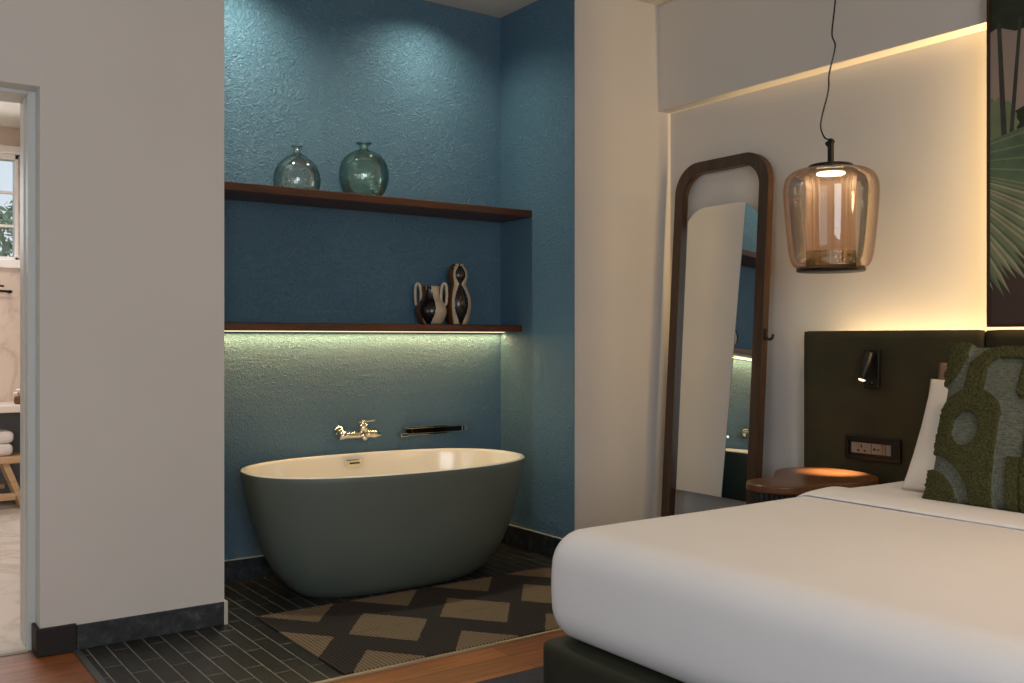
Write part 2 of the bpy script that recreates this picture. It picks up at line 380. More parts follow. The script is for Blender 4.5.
struct('wall_alcove_left', MB().box(XL - 0.12, XL, 4.302, YB + 0.1, 0, ZC), 'blue')
struct('wall_right', MB().box(XW, XW + 0.14, -2.7, YP, 0, ZC), 'wall')
struct('trim_4', MB().box(XB, XW + 0.001, -2.69, YP - 0.0005, ZB, ZC - 0.0005), 'wall')
wl = MB().box(-2.7, -1.5, -2.8, -2.7, 0, ZC); wl.box(0.7, 4.1, -2.8, -2.7, 0, ZC); wl.box(-1.5, 0.7, -2.8, -2.7, 0, 0.45); wl.box(-1.5, 0.7, -2.8, -2.7, 2.45, ZC)
struct('wall_front', wl, 'wall')
w3 = MB()
for a in ((-1.5, -1.44), (-0.43, -0.37), (0.64, 0.7)): w3.box(a[0], a[1], -2.78, -2.71, 0.45, 2.45, 0.004)
for a in ((0.45, 0.52), (2.38, 2.45)): w3.box(-1.5, 0.7, -2.78, -2.71, a[0], a[1], 0.004)
w3o = struct('added_window_3', w3, 'white_paint')  # unseen window, added so more daylight reaches the wall beside the door
struct('glass_pane', MB().box(-1.46, 0.66, -2.747, -2.743, 0.5, 2.4), 'pane', w3o)
wl = MB().box(-2.8, -2.7, -2.7, -0.6, 0, ZC); wl.box(-2.8, -2.7, 1.8, 4.2, 0, ZC); wl.box(-2.8, -2.7, -0.6, 1.8, 0, 0.45); wl.box(-2.8, -2.7, -0.6, 1.8, 2.45, ZC)
struct('wall_left', wl, 'wall')
# baseboards
struct('baseboard_left', MB().box(0.792, XL, YP - 0.010, YP, 0.003, 0.098, 0.002), 'slate_plain')
struct('trim_5', MB().box(XL - 0.004, XL + 0.012, YP - 0.012, YP + 0.03, 0.003, 0.100, 0.001), 'white_grout')
struct('baseboard_alcove', MB().box(XL, XR - 0.006, YB - 0.012, YB, 0.003, 0.108, 0.002), 'slate_plain')
struct('baseboard_alcove_side', MB().box(XR - 0.018, XR - 0.006, YP + 0.004, YB - 0.012, 0.003, 0.118, 0.002), 'slate_plain')
struct('trim_6', MB().box(XL, XR - 0.006, YB - 0.013, YB, 0.108, 0.112), 'white_grout')
struct('trim_7', MB().box(XR - 0.019, XR - 0.006, YP + 0.003, YB - 0.013, 0.118, 0.122), 'white_grout')
struct('baseboard_right', MB().box(XR + 0.004, XW, YP - 0.010, YP, 0.003, 0.098, 0.002), 'slate_plain')
bw = MB().box(0.650, 0.790, YP - 0.016, YP, 0, 0.106, 0.003); bw.box(0.650, JX - 0.003, YP - 0.014, 4.118, 0, 0.106, 0.003)
struct('baseboard_door', bw, 'dark_wood')
# door frame
df = MB()
df.box(0.638, JX + 0.001, 4.118, 4.302, 0, JZ, 0.004); df.box(-0.28, 0.638, 4.118, 4.302, 2.140, JZ + 0.001, 0.004); df.box(-0.30, -0.27, 4.118, 4.302, 0, JZ, 0.004)
df.box(JX - 0.003, JX + 0.001, YP + 0.002, 4.118, 0, JZ); df.box(-0.30, JX, YP + 0.002, 4.118, JZ - 0.003, JZ + 0.001)
df.box(0.634, 0.642, 4.19, 4.215, 0, 2.145, 0.002)
struct('door_1', df, 'frame_paint')
# bathroom shell
YF = 8.0
fw_ = MB().box(-1.3, 0.10, YF, YF + 0.15, 0, 2.8); fw_.box(1.17, 1.3, YF, YF + 0.15, 0, 2.8); fw_.box(0.10, 1.17, YF, YF + 0.15, 0, 1.78); fw_.box(0.10, 1.17, YF, YF + 0.15, 2.56, 2.8)
struct('wall_bathroom_far', fw_, 'marble')
struct('wall_bathroom_right', MB().box(1.22, 1.249, 4.302, YF, 0, 2.8), 'marble')
struct('wall_bathroom_left', MB().box(-1.4, -1.3, 4.1, YF + 0.1, 0, 2.8), 'marble')
wf = MB(); wx0, wx1, wz0, wz1 = 0.10, 1.174, 1.776, 2.564
for a in ((wx0, wx0 + 0.05, wz0, wz1), (wx1 - 0.025, wx1, wz0, wz1)): wf.box(a[0], a[1], YF - 0.02, YF + 0.09, a[2], a[3], 0.004)
for a in ((wz0, wz0 + 0.03), (wz1 - 0.04, wz1)): wf.box(wx0, wx1, YF - 0.02, YF + 0.09, a[0], a[1], 0.004)
win = struct('window_1', wf, 'white_paint')
mt = MB()
for k in range(0, 4):
    x = wx1 - 0.025 - 0.125 * (k + 1) - 0.012 * k; 
    for xx in (x,): mt.box(xx - 0.018, xx, YF + 0.03, YF + 0.06, wz0 + 0.03, wz1 - 0.04)
for z in (2.037, 2.285): mt.box(wx0 + 0.05, wx1 - 0.025, YF + 0.032, YF + 0.058, z - 0.01, z + 0.01)
struct('muntins', mt, 'white_paint', win)
struct('glass_pane', MB().box(wx0 + 0.04, wx1 - 0.02, YF + 0.043, YF + 0.047, wz0 + 0.02, wz1 - 0.03), 'pane', win)
struct('sill', MB().box(wx0 - 0.04, 1.22, YF - 0.06, YF + 0.05, wz0 - 0.055, wz0 + 0.005, 0.006), 'white_paint', win)
struct('head_moulding', MB().box(wx0 - 0.04, 1.22, YF - 0.05, YF, wz1, wz1 + 0.06, 0.01), 'white_paint', win)
# window behind the camera
w2 = MB()
for a in ((-0.6, -0.54), (0.57, 0.63), (1.74, 1.8)): w2.box(-2.78, -2.71, a[0], a[1], 0.45, 2.45, 0.004)
for a in ((0.45, 0.52), (2.38, 2.45)): w2.box(-2.78, -2.71, -0.6, 1.8, a[0], a[1], 0.004)
w2o = struct('window_2', w2, 'white_paint')
struct('glass_pane', MB().box(-2.747, -2.743, -0.56, 1.76, 0.5, 2.4), 'pane', w2o)

# ------------------------------------------------------------------ bathtub
TX, TY, TA, TB = 2.286, 4.267, 0.733, 0.423
tub = root('bathtub', (TX, TY, 0.003), 'oval freestanding bathtub, sage grey outside and white inside, in the blue alcove', 'bathtub')
def loft(levels, seg=128, capstart=False, capend=False):
    vs = []; fs = []
    for ia, ib, z, n in levels:
        vs += [Vector((x, y, z)) for x, y in superellipse(TA - ia, TB - ib, n, TX, TY, seg)]
    for i in range(len(levels) - 1):
        for k in range(seg):
            l = (k + 1) % seg; fs.append([i * seg + k, i * seg + l, (i + 1) * seg + l, (i + 1) * seg + k])
    if capstart: fs.append(list(range(seg))[::-1])
    if capend: fs.append([(len(levels) - 1) * seg + k for k in range(seg)])
    return vs, fs
def lv(ia, z): return (ia, ia * 0.84, z, 2.41)
prof = [(0.272, 0.003), (0.264, 0.007), (0.245, 0.018), (0.212, 0.040), (0.188, 0.070), (0.160, 0.100), (0.134, 0.140), (0.1112, 0.18), (0.090, 0.228), (0.0717, 0.28), (0.054, 0.335), (0.0391, 0.40), (0.023, 0.46), (0.0101, 0.52), (0.003, 0.562), (0.0005, 0.583), (0.002, 0.588)]
vs, fs = loft([lv(a, z) for a, z in prof], capstart=True)
MB().add(vs, fs, 0, True).build('shell', 'tub_out', tub, label='sage grey outside of the tub')
inn = [(0.002, 0.588), (0.004, 0.592), (0.010, 0.594), (0.017, 0.593), (0.022, 0.589), (0.026, 0.575), (0.036, 0.50), (0.052, 0.40), (0.078, 0.30), (0.11, 0.23), (0.15, 0.175), (0.20, 0.15), (0.28, 0.14)]
vs, fs = loft([lv(a, z) for a, z in inn], capend=True)
basin = MB().add(vs, fs, 0, True).build('basin', 'tub_in', tub, label='glossy white inside and rim of the tub')
ov = MB().box(2.222, 2.318, 4.628, 4.66, 0.530, 0.566, 0.004); 
ovo = ov.build('overflow_cover', 'chrome', tub, label='square chrome overflow cover')
MB().box(2.242, 2.298, 4.625, 4.631, 0.544, 0.552).build('overflow_slot', 'black_gloss', ovo)

# ------------------------------------------------------------------ wall faucet
fz = 0.696
fa = root('bath_faucet', (2.30, YB, fz), 'chrome bath mixer tap on the blue wall above the tub', 'faucet')
b = MB(); b.lathe([(0, -0.115), (0.016, -0.115), (0.021, -0.118), (0.021, -0.085), (0.018, -0.08), (0.018, 0.07), (0.021, 0.078), (0.021, 0.118), (0.016, 0.115), (0, 0.115)], (2.293, 4.622, fz), 24, axis=(1, 0, 0)); b.build('mixer_body', 'chrome', fa)
for x in (2.215, 2.356):
    b = MB(); b.lathe([(0, 0), (0.036, 0), (0.036, 0.006), (0.030, 0.018), (0.020, 0.028), (0.014, 0.036), (0.014, 0.085), (0, 0.085)], (x, YB, fz + 0.014), 28, axis=(0, -1, -0.12)); b.build('wall_flange', 'chrome', fa)
b = MB(); b.lathe([(0, 0), (0.024, 0), (0.024, 0.028), (0.020, 0.042), (0.012, 0.046), (0.010, 0.062), (0, 0.064)], (2.318, 4.622, fz + 0.012), 24); b.build('cartridge', 'chrome', fa)
b = MB(); b.bm(obox((2.321, 4.592, fz + 0.071), (1, -0.25, 0.12), (0.25, 1, 0), (0, 0, 1), 0.085, 0.016, 0.009, 0.003)); b.build('lever', 'chrome', fa)
b = MB(); b.tube([(2.305, 4.61, fz), (2.305, 4.59, fz - 0.008), (2.305, 4.575, fz - 0.018)], [0.014, 0.013, 0.012], 14); b.build('spout', 'chrome', fa)
# chrome rack on the wall
rk = root('bath_rack', (2.745, YB, 0.69), 'narrow chrome rail with dark inset on the blue wall right of the tap', 'rack')
b = MB(); y0 = 4.662
b.box(2.591, 2.971, y0, y0 + 0.02, 0.706, 0.717, 0.002); b.box(2.591, 2.971, y0, y0 + 0.02, 0.668, 0.679, 0.002); b.box(2.591, 2.599, y0, y0 + 0.02, 0.68, 0.703); b.box(2.963, 2.971, y0, y0 + 0.02, 0.68, 0.703); b.box(2.634, 2.639, y0, y0 + 0.02, 0.68, 0.703)
b.build('rail_frame', 'chrome', rk)
MB().box(2.598, 2.964, y0 + 0.008, y0 + 0.018, 0.679, 0.704).build('inset', 'black_gloss', rk, label='dark inset panel')
for x in (2.583, 2.979):
    MB().box(x - 0.022, x + 0.022, y0 - 0.008 if x < 2.75 else y0, YB, 0.664 if x < 2.75 else 0.676, 0.684 if x < 2.75 else 0.714, 0.003).build('bracket', 'chrome', rk)

# ------------------------------------------------------------------ shelves
def plank(y0, z0, z1, name, label):
    bm = bmesh.new(); n = 40; vs = []; fs = []
    # slightly uneven front edge, as sawn from a slab
    m = MB(); loop = []
    for k in range(n + 1):
        x = XL + (XR - 0.007 - XL) * k / n; loop.append((x, y0 + 0.003 * noise.noise(Vector((x * 5, z0 * 9, 0)))))
    loop += [(XR - 0.007, YB - 0.001), (XL, YB - 0.001)]
    m.prism(loop, z0, z1, 0.004, 0, 2); bm.free()
    return m.build(name, 'walnut', label=label, cat='shelf')
plank(4.393, 1.884, 1.924, 'wall_shelf', 'upper walnut plank shelf in the blue alcove, holding two glass bottles')
plank(4.484, 1.240, 1.278, 'wall_shelf', 'lower walnut plank shelf over the tub, lit from beneath')
MB().box(XL + 0.005, XR - 0.012, 4.655, 4.675, 1.2355, 1.2395).build('strip_light', 'strip_led', label='thin warm strip light under the lower walnut shelf', cat='light')

# ------------------------------------------------------------------ glass bottles on the upper shelf
def bottle(name, c, prof, mat, label, wall=0.004):
    inner = [(max(r - wall, 0.0), z + (wall * 1.6 if i < 2 else 0)) for i, (r, z) in enumerate(prof)]
    pr = prof + [((prof[-1][0] + inner[-1][0]) / 2, prof[-1][1] + 0.002)] + inner[::-1]
    sp = pr
    return MB().lathe(sp, c, 64).build(name, mat, loc=c, label=label, cat='bottle', group='glass bottles on the upper shelf')
def smooth_prof(P, n=5): return [(max(q.x, 0), q.y) for q in spline([(a, b_, 0) for a, b_ in P], n)]
p1 = smooth_prof([(0.0, 0.004), (0.07, 0.001), (0.104, 0.010), (0.114, 0.038), (0.116, 0.070), (0.110, 0.102), (0.096, 0.132), (0.072, 0.160), (0.044, 0.182), (0.023, 0.196), (0.017, 0.206), (0.017, 0.218), (0.021, 0.224), (0.029, 0.228), (0.029, 0.233), (0.022, 0.235)])
bottle('glass_demijohn', (1.916, 4.55, 1.9245), p1, 'clear_green', 'squat clear glass bottle, left on the upper walnut shelf')
p2 = smooth_prof([(0.0, 0.006), (0.05, 0.002), (0.080, 0.008), (0.106, 0.035), (0.125, 0.085), (0.128, 0.130), (0.119, 0.178), (0.092, 0.220), (0.056, 0.244), (0.031, 0.252), (0.024, 0.260), (0.024, 0.274), (0.029, 0.282), (0.040, 0.287), (0.040, 0.292), (0.031, 0.294)])
bottle('glass_flask', (2.284, 4.55, 1.9245), p2, 'green_glass', 'round green glass flask, right on the upper walnut shelf')

# ------------------------------------------------------------------ ceramic vases on the lower shelf
M['cream_glaze'] = plain('cream_glaze', (196, 180, 156), 0.4, var=0.08, vscale=40)
M['brown_glaze'] = plain('brown_glaze', (96, 62, 36), 0.35, var=0.12, vscale=40)
M['black_glaze'] = plain('black_glaze', (26, 24, 24), 0.2, var=0.1, vscale=40)
def patterned_vase(name, c, prof, bands, parent, pname, zw):
    seg = 120; m = MB(); m.lathe(prof, c, seg)
    n = len(prof)
    mi = []
    for i in range(n - 1):
        z = (prof[i][1] + prof[i + 1][1]) / 2; wdt = zw(z)
        for k in range(seg):
            a = math.degrees(2 * PI * k / seg); best = 0
            for a0, half, idx in bands:
                dd = (a - a0 + 180) % 360 - 180
                if abs(dd) < half * wdt(idx): best = idx
            mi.append(best)
    m.mi = mi
    return m.build(pname, ['cream_glaze', 'brown_glaze', 'black_glaze'], parent)
jug = root('ceramic_jug', (2.723, 4.612, 1.2785), 'squat ceramic jug with two loop handles, left on the lower walnut shelf', 'vase', 'ceramic vases on the lower shelf')
pj = smooth_prof([(0.0, 0.003), (0.052, 0.001), (0.070, 0.020), (0.085, 0.055), (0.085, 0.088), (0.072, 0.118), (0.054, 0.138), (0.047, 0.160), (0.045, 0.190), (0.048, 0.207), (0.044, 0.209), (0.040, 0.19), (0.038, 0.16)], 5)
CAMA = 239  # direction from the shelf towards the room, degrees
patterned_vase('j', (2.723, 4.612, 1.2785), pj, [(CAMA + 110, 30, 1), (CAMA - 62, 26, 1), (CAMA - 14, 27, 2), (CAMA + 180, 30, 2)], jug, 'body', lambda z: (lambda idx: (0.45 + 0.75 * math.sin(PI * min(max(z / 0.215, 0), 1)) if idx == 2 else 1.0)))
for s_ in (-1, 1):
    dx, dy = math.cos(math.radians(-35)) * s_, math.sin(math.radians(-35)) * s_
    loopp = [(0.060, 0.118), (0.078, 0.108), (0.085, 0.125), (0.087, 0.17), (0.084, 0.212), (0.074, 0.226), (0.062, 0.214), (0.056, 0.18), (0.055, 0.145)]
    pts = spline([(2.723 + dx * r, 4.612 + dy * r, 1.2785 + z) for r, z in loopp], 6, True)
    MB().tube(pts, 0.0085, 10, closed=True).build('handle', 'cream_glaze', jug, label='cream loop handle')
gv = root('gourd_vase', (2.892, 4.605, 1.2785), 'tall gourd shaped ceramic vase with dark leaf patches, right on the lower walnut shelf', 'vase', 'ceramic vases on the lower shelf')
pg = smooth_prof([(0.0, 0.003), (0.048, 0.001), (0.058, 0.018), (0.070, 0.065), (0.076, 0.112), (0.070, 0.160), (0.055, 0.200), (0.046, 0.220), (0.049, 0.240), (0.056, 0.268), (0.053, 0.296), (0.042, 0.322), (0.030, 0.330), (0.034, 0.337), (0.026, 0.338), (0.024, 0.32), (0.03, 0.30)], 5)
def zwg(z):
    w1 = max(0, math.sin(PI * min(max((z - 0.0) / 0.235, 0), 1))) if z < 0.23 else max(0, math.sin(PI * min(max((z - 0.225) / 0.105, 0), 1)))
    return lambda idx: (0.25 + 0.85 * w1) if idx == 2 else 1.0
patterned_vase('g', (2.892, 4.605, 1.2785), pg, [(CAMA - 58, 30, 1), (CAMA + 16, 30, 2), (CAMA + 120, 30, 1), (CAMA + 180, 30, 2)], gv, 'body', zwg)

# ------------------------------------------------------------------ rugs
rg = MB().box(1.505, 3.062, 3.152, 4.020, 0.0035, 0.011, 0.002)
rg.build('bath_rug', 'bath_rug', loc=(2.283, 3.58, 0.0035), label='woven rug with beige diamonds on dark brown, before the bathtub', cat='rug')
MB().box(0.60, 3.30, -0.2, 2.81, 0.0, 0.012, 0.003).build('floor_carpet', 'navy', label='navy blue carpet under the bed', cat='rug')

# ------------------------------------------------------------------ mirror
mi_root = root('floor_mirror', (3.79, 3.59, 0.003), 'tall leaning floor mirror in a round cornered walnut frame, against the pale wall', 'mirror')
TILT, MYAW = math.radians(3.45), math.radians(0.8)
un = Vector((-math.cos(TILT) * math.cos(MYAW), math.cos(TILT) * math.sin(MYAW), math.sin(TILT)))     # out of the glass
us = Vector((-math.sin(MYAW), -math.cos(MYAW), 0)).normalized(); uu = us.cross(un).normalized()
if uu.z < 0: uu = -uu
MO = Vector((3.855, 3.58, 1.1))
cz = (1.1 - 0.003) / uu.z
def mp(a, h, d): return MO + us * a + uu * (h - cz) + un * d        # a: right, h: up along the frame from the floor, d: towards the room
def ring(outer, inner, d0, d1):
    n = len(outer); vs = []; fs = []
    for d, L in ((d1, outer), (d1, inner), (d0, inner), (d0, outer)): vs += [mp(a, h, d) for a, h in L]
    for q in range(4):
        for k in range(n):
            l = (k + 1) % n; fs.append([q * n + k, q * n + l, ((q + 1) % 4) * n + l, ((q + 1) % 4) * n + k])
    return vs, fs
FA, FH = (-0.328, 0.338), 2.165
outer = roundrect((FA[0] + FA[1]) / 2, FH / 2, FA[1] - FA[0], FH, 0.165, 14)
fw2 = 0.060
inner = roundrect((FA[0] + FA[1]) / 2, FH / 2, FA[1] - FA[0] - 2 * fw2, FH - 2 * fw2, 0.125, 14)
vs, fs = ring(outer, inner, -0.022, 0.022)
MB().add(vs, fs, 0).build('frame', 'mirror_wood', mi_root)
GB, GT = 0.372, 1.915
glass = roundrect((FA[0] + FA[1]) / 2, (GB + GT) / 2, FA[1] - FA[0] - 2 * fw2 + 0.012, GT - GB, 0.165, 12)
gA = (FA[0] + fw2 - 0.006, FA[1] - fw2 + 0.006)
glass = [q for q in glass if q[1] > 1.2] + [(gA[0], GB), (gA[1], GB)]
n = len(glass)
vs = [mp(a, h, -0.002) for a, h in glass] + [mp(a, h, -0.012) for a, h in glass]
fs = [list(range(n)), list(range(n, 2 * n))[::-1]] + [[k, (k + 1) % n, n + (k + 1) % n, n + k] for k in range(n)]
MB().add(vs, fs, 0).build('mirror_glass', 'mirror', mi_root, label='mirror glass')
hk = MB(); ka = FA[1]
hk.bm(obox(mp(ka + 0.006, 1.222, 0.0), us, uu, un, 0.012, 0.055, 0.018, 0.003))
hk.tube(spline([mp(ka + 0.010, 1.203, 0), mp(ka + 0.030, 1.196, 0), mp(ka + 0.046, 1.202, 0), mp(ka + 0.052, 1.222, 0)], 5), 0.007, 10)
hk.build('hook', 'dark_wood', mi_root, label='small dark wood hook on the frame side')

# ------------------------------------------------------------------ headboard
hb = root('headboard', (3.93, 1.6, 0), 'wide olive green velvet headboard panels on the wall behind the bed', 'headboard')
ys = [3.044, 2.134, 0.60, -0.29]
for a, b_ in zip(ys[1:], ys[:-1]):
    MB().bm(soft_box(3.90, 3.922, a + 0.003, b_ - 0.003, 0.02, 1.2375, (0.008, 0.010, 0.010), 10), 0, True).build('panel', 'velvet', hb)
MB().box(3.917, 3.925, -0.28, 3.038, 0.03, 1.230).build('seam_light_blocker', 'velvet', hb)  # unseen board added to keep the strip light out of the panel seams
# ------------------------------------------------------------------ reading light
rl = root('reading_light', (3.90, 2.66, 1.0), 'black adjustable reading light on the olive headboard', 'wall lamp')
MB().box(3.878, 3.90, 2.612, 2.688, 0.976, 1.152, 0.003).build('back_plate', 'black_metal', rl)
hA = Vector((3.852, 2.638, 1.138)); hB = Vector((3.818, 2.658, 1.010)); hd = (hB - hA).normalized()
b = MB(); b.lathe([(0, 0), (0.017, 0), (0.0195, 0.003), (0.0195, 0.124), (0.0180, 0.127), (0.0165, 0.123)], hA, 24, axis=hd)
hdo = b.build('lamp_head', 'black_metal', rl)
b = MB(); b.lathe([(0, 0), (0.0165, 0), (0.0160, 0.006), (0.012, 0.011), (0.006, 0.013), (0, 0.0135)], hA + hd * 0.1215, 24, axis=hd); b.build('lens', 'reading_led', hdo, label='glowing lamp lens')
b = MB(); b.tube([(3.88, 2.640, 1.115), (3.848, 2.641, 1.118)], 0.008, 12); b.build('pivot_arm', 'black_metal', rl)
b = MB(); b.lathe([(0, 0), (0.009, 0), (0.009, 0.006), (0, 0.007)], (3.878, 2.648, 0.998), 20, axis=(-1, 0, 0)); b.build('switch', 'black_gloss', rl)
light('reading_beam', 'SPOT', tuple(hA + hd * 0.142), 95, (1.0, 0.74, 0.44), tuple(hA + hd * 1.2), spot_size=math.radians(44), spot_blend=1.0, shadow_soft_size=0.012)
# ------------------------------------------------------------------ socket panel
so = root('socket_panel', (3.90, 2.65, 0.70), 'black framed power socket plate on the headboard above the nightstand', 'socket')
M['socket'] = plain('pale_grey_plastic', (126, 122, 114), 0.45, var=0.03)
b = MB(); b.box(3.886, 3.90, 2.509, 2.793, 0.737, 0.752, 0.002); b.box(3.886, 3.90, 2.509, 2.793, 0.645, 0.660, 0.002); b.box(3.886, 3.90, 2.776, 2.793, 0.66, 0.737); b.box(3.886, 3.90, 2.509, 2.526, 0.66, 0.737); b.box(3.892, 3.90, 2.526, 2.776, 0.66, 0.737)
b.build('plate', 'black_metal', so)
def gpl(y0, y1, z0, z1): return MB().box(3.886, 3.893, y0, y1, z0, z1, 0.0015)
sk = gpl(2.655, 2.760, 0.674, 0.722).build('socket_module', 'socket', so, label='pale grey three pin socket')
h = MB(); h.box(3.8845, 3.887, 2.703, 2.709, 0.702, 0.714); h.box(3.8845, 3.887, 2.718, 2.728, 0.684, 0.690); h.box(3.8845, 3.887, 2.684, 2.694, 0.684, 0.690); h.build('pin_holes', 'black_gloss', sk)
us_ = gpl(2.602, 2.653, 0.674, 0.722).build('usb_module', 'socket', so, label='pale grey USB outlet')
h = MB(); h.box(3.8845, 3.887, 2.634, 2.642, 0.692, 0.702); h.box(3.8845, 3.887, 2.612, 2.626, 0.695, 0.699); h.build('usb_port', 'black_gloss', us_)
gpl(2.582, 2.600, 0.674, 0.722).build('key_switch', 'taupe', so, label='brown grey switch key')
gpl(2.556, 2.580, 0.674, 0.722).build('rocker_switch', 'socket', so, label='pale rocker switch')

# ------------------------------------------------------------------ nightstand
nt = root('nightstand', (3.45, 2.68, 0), 'kidney shaped nightstand with walnut top and black fluted base, beside the bed', 'nightstand')
outl = [(3.125, 2.66), (3.145, 2.735), (3.200, 2.785), (3.270, 2.800), (3.340, 2.790), (3.405, 2.798), (3.455, 2.842), (3.520, 2.905), (3.610, 2.945), (3.710, 2.935), (3.790, 2.870), (3.825, 2.760), (3.810, 2.640), (3.760, 2.545), (3.680, 2.480), (3.570, 2.455), (3.470, 2.480), (3.390, 2.520), (3.310, 2.525), (3.220, 2.530), (3.155, 2.580)]
lp = [(q.x, q.y) for q in spline([(a, b_, 0) for a, b_ in outl], 8, True)]
MB().prism(lp, 0.566, 0.600, 0.008, 0, 3).build('table_top', 'top_wood', nt, label='walnut brown table top')
def offset_loop(lp, d):
    out = []; n = len(lp)
    for i in range(n):
        a, b_ = Vector(lp[i - 1]), Vector(lp[(i + 1) % n]); t_ = (b_ - a).normalized(); nn = Vector((t_.y, -t_.x)); out.append((lp[i][0] + nn.x * d, lp[i][1] + nn.y * d))
    return out
cx_, cy_ = sum(a for a, _ in lp) / len(lp), sum(b_ for _, b_ in lp) / len(lp)
ins = [(cx_ + (a - cx_) * 0.93, cy_ + (b_ - cy_) * 0.90) for a, b_ in lp]
dense = [(q.x, q.y) for q in spline([(a, b_, 0) for a, b_ in ins], 5, True)]
acc = 0; fl = []
for i in range(len(dense)):
    a, b_ = Vector(dense[i - 1]), Vector(dense[(i + 1) % len(dense)]); t_ = (b_ - a).normalized(); nn = Vector((t_.y, -t_.x))
    acc += (Vector(dense[i]) - Vector(dense[i - 1])).length; dd = 0.006 * abs(math.sin(acc * PI / 0.022)); fl.append((dense[i][0] - nn.x * dd, dense[i][1] - nn.y * dd))
MB().prism(fl, 0.05, 0.566).build('fluted_base', 'flute', nt, label='black fluted base')
MB().prism([(cx_ + (a - cx_) * 0.88, cy_ + (b_ - cy_) * 0.84) for a, b_ in lp], 0.0, 0.05).build('plinth', 'flute', nt)

# ------------------------------------------------------------------ pendant lamp
PX, PY = 3.50, 2.587
pd = root('pendant_lamp', (PX, PY, ZC), 'amber glass pendant lamp hanging over the nightstand', 'pendant lamp')
cordpts = spline([(PX, PY - 0.022, 3.09), (PX, PY - 0.040, 2.85), (PX, PY - 0.022, 2.63), (PX, PY - 0.006, 2.50), (PX, PY - 0.022, 2.44), (PX, PY + 0.008, 2.33), (PX, PY + 0.012, 2.26), (PX, PY + 0.045, 2.155), (PX, PY + 0.050, 2.105), (PX, PY + 0.030, 2.062), (PX, PY + 0.004, 2.050)], 8)
MB().tube(cordpts, 0.0035, 8).build('cord', 'black_gloss', pd)
MB().lathe([(0, -0.03), (0.05, -0.03), (0.055, -0.02), (0.055, -0.001), (0, -0.001)], (PX, PY - 0.022, 3.09), 32).build('ceiling_rose', 'black_metal', pd)
st = MB(); st.box(PX - 0.010, PX + 0.010, PY - 0.010, PY + 0.010, 1.938, 2.037, 0.002); st.bm(obox((PX, PY + 0.004, 2.037), (1, 0, 0), (0, 1, -0.6), (0, 0.6, 1), 0.022, 0.036, 0.020, 0.003)); st.build('stem', 'black_metal', pd)
MB().lathe([(0, 0.0), (0.088, 0.0), (0.092, -0.004), (0.092, -0.012), (0.084, -0.026), (0.06, -0.034), (0, -0.034)], (PX, PY, 1.941), 48).build('cap', 'black_metal', pd)
MB().lathe([(0, 0.0), (0.058, 0.0), (0.058, -0.005), (0.0, -0.005)], (PX, PY, 1.906), 48).build('led_disc', 'lamp_led', pd, label='glowing disc light')
def shell(prof, wall):
    return prof + [(max(r - wall, 0.001), z) for r, z in prof[::-1]]
sh = smooth_prof([(0.080, 0.430), (0.120, 0.428), (0.158, 0.417), (0.184, 0.393), (0.195, 0.355), (0.196, 0.32), (0.191, 0.24), (0.183, 0.15), (0.174, 0.075), (0.165, 0.035), (0.150, 0.012), (0.128, 0.004)], 5)
MB().lathe(shell(sh, 0.004), (PX, PY, 1.495), 96).build('glass_shade', 'amber', pd, label='amber outer glass shade')
# inner ribbed cylinder
def ribbed(z0, z1, r, name, mat, label):
    seg = 144; rows = [z0 + (z1 - z0) * k / 10 for k in range(11)]; vs = []; fs = []
    for z in rows:
        rr0 = r + (0.010 * max(0, (z - (z1 - 0.06)) / 0.06) ** 2 if z1 > 1.8 else 0)
        for k in range(seg):
            a = 2 * PI * k / seg; rr = rr0 + 0.0018 * math.cos(a * 24); vs.append((PX + rr * math.cos(a), PY + rr * math.sin(a), z))
    for i in range(10):
        for k in range(seg):
            l = (k + 1) % seg; fs.append([i * seg + k, i * seg + l, (i + 1) * seg + l, (i + 1) * seg + k])
    MB().add(vs, fs, 0, True).build(name, mat, pd, label=label)
ribbed(1.575, 1.905, 0.100, 'inner_cylinder', 'amber_in', 'ribbed inner glass cylinder')
ribbed(1.505, 1.573, 0.101, 'cylinder_foot', 'smoke_in', 'dark glass foot of the inner cylinder')
MB().lathe([(0.0, 0.0), (0.138, 0.0), (0.142, 0.004), (0.142, 0.012), (0.132, 0.014), (0, 0.014)], (PX, PY, 1.486), 64).build('base_ring', 'black_metal', pd, label='thin black bottom plate')

# ------------------------------------------------------------------ picture
pc = root('framed_picture', (3.83, 1.3, 1.2465), 'large framed palm leaf print above the headboard', 'picture')
pY0, pY1, pZ0, pZ1 = 0.62, 2.078, 1.2470, 2.95
b = MB(); b.box(3.812, 3.856, pY1 - 0.012, pY1, pZ0, pZ1, 0.001); b.box(3.812, 3.856, pY0, pY0 + 0.012, pZ0, pZ1, 0.001); b.box(3.812, 3.856, pY0 + 0.012, pY1 - 0.012, pZ0, pZ0 + 0.012, 0.001); b.box(3.812, 3.856, pY0 + 0.012, pY1 - 0.012, pZ1 - 0.012, pZ1, 0.001)
M['picture_frame'] = wood('thin_brown_frame', (40, 24, 14), (62, 38, 22), 'Z', 1, 0.4)
b.build('frame', 'picture_frame', pc)
M['print_dusk'] = plain('print_mauve_brown', (66, 50, 46), 0.6, var=0.12, vscale=3)
M['print_sky'] = plain('print_grey_beige', (150, 134, 122), 0.6, var=0.06, vscale=3)
M['print_dark'] = plain('print_dark_foliage', (34, 44, 28), 0.6, var=0.4, vscale=14)
M['print_trunk'] = plain('print_trunk', (54, 56, 48), 0.6, var=0.2, vscale=20)
M['print_leaf_a'] = plain('print_leaf_pale', (150, 147, 120), 0.6, var=0.2, vscale=8)
M['print_leaf_b'] = plain('print_leaf_mid', (112, 124, 92), 0.6, var=0.25, vscale=8)
M['print_leaf_c'] = plain('print_leaf_deep', (82, 104, 80), 0.6, var=0.3, vscale=8)
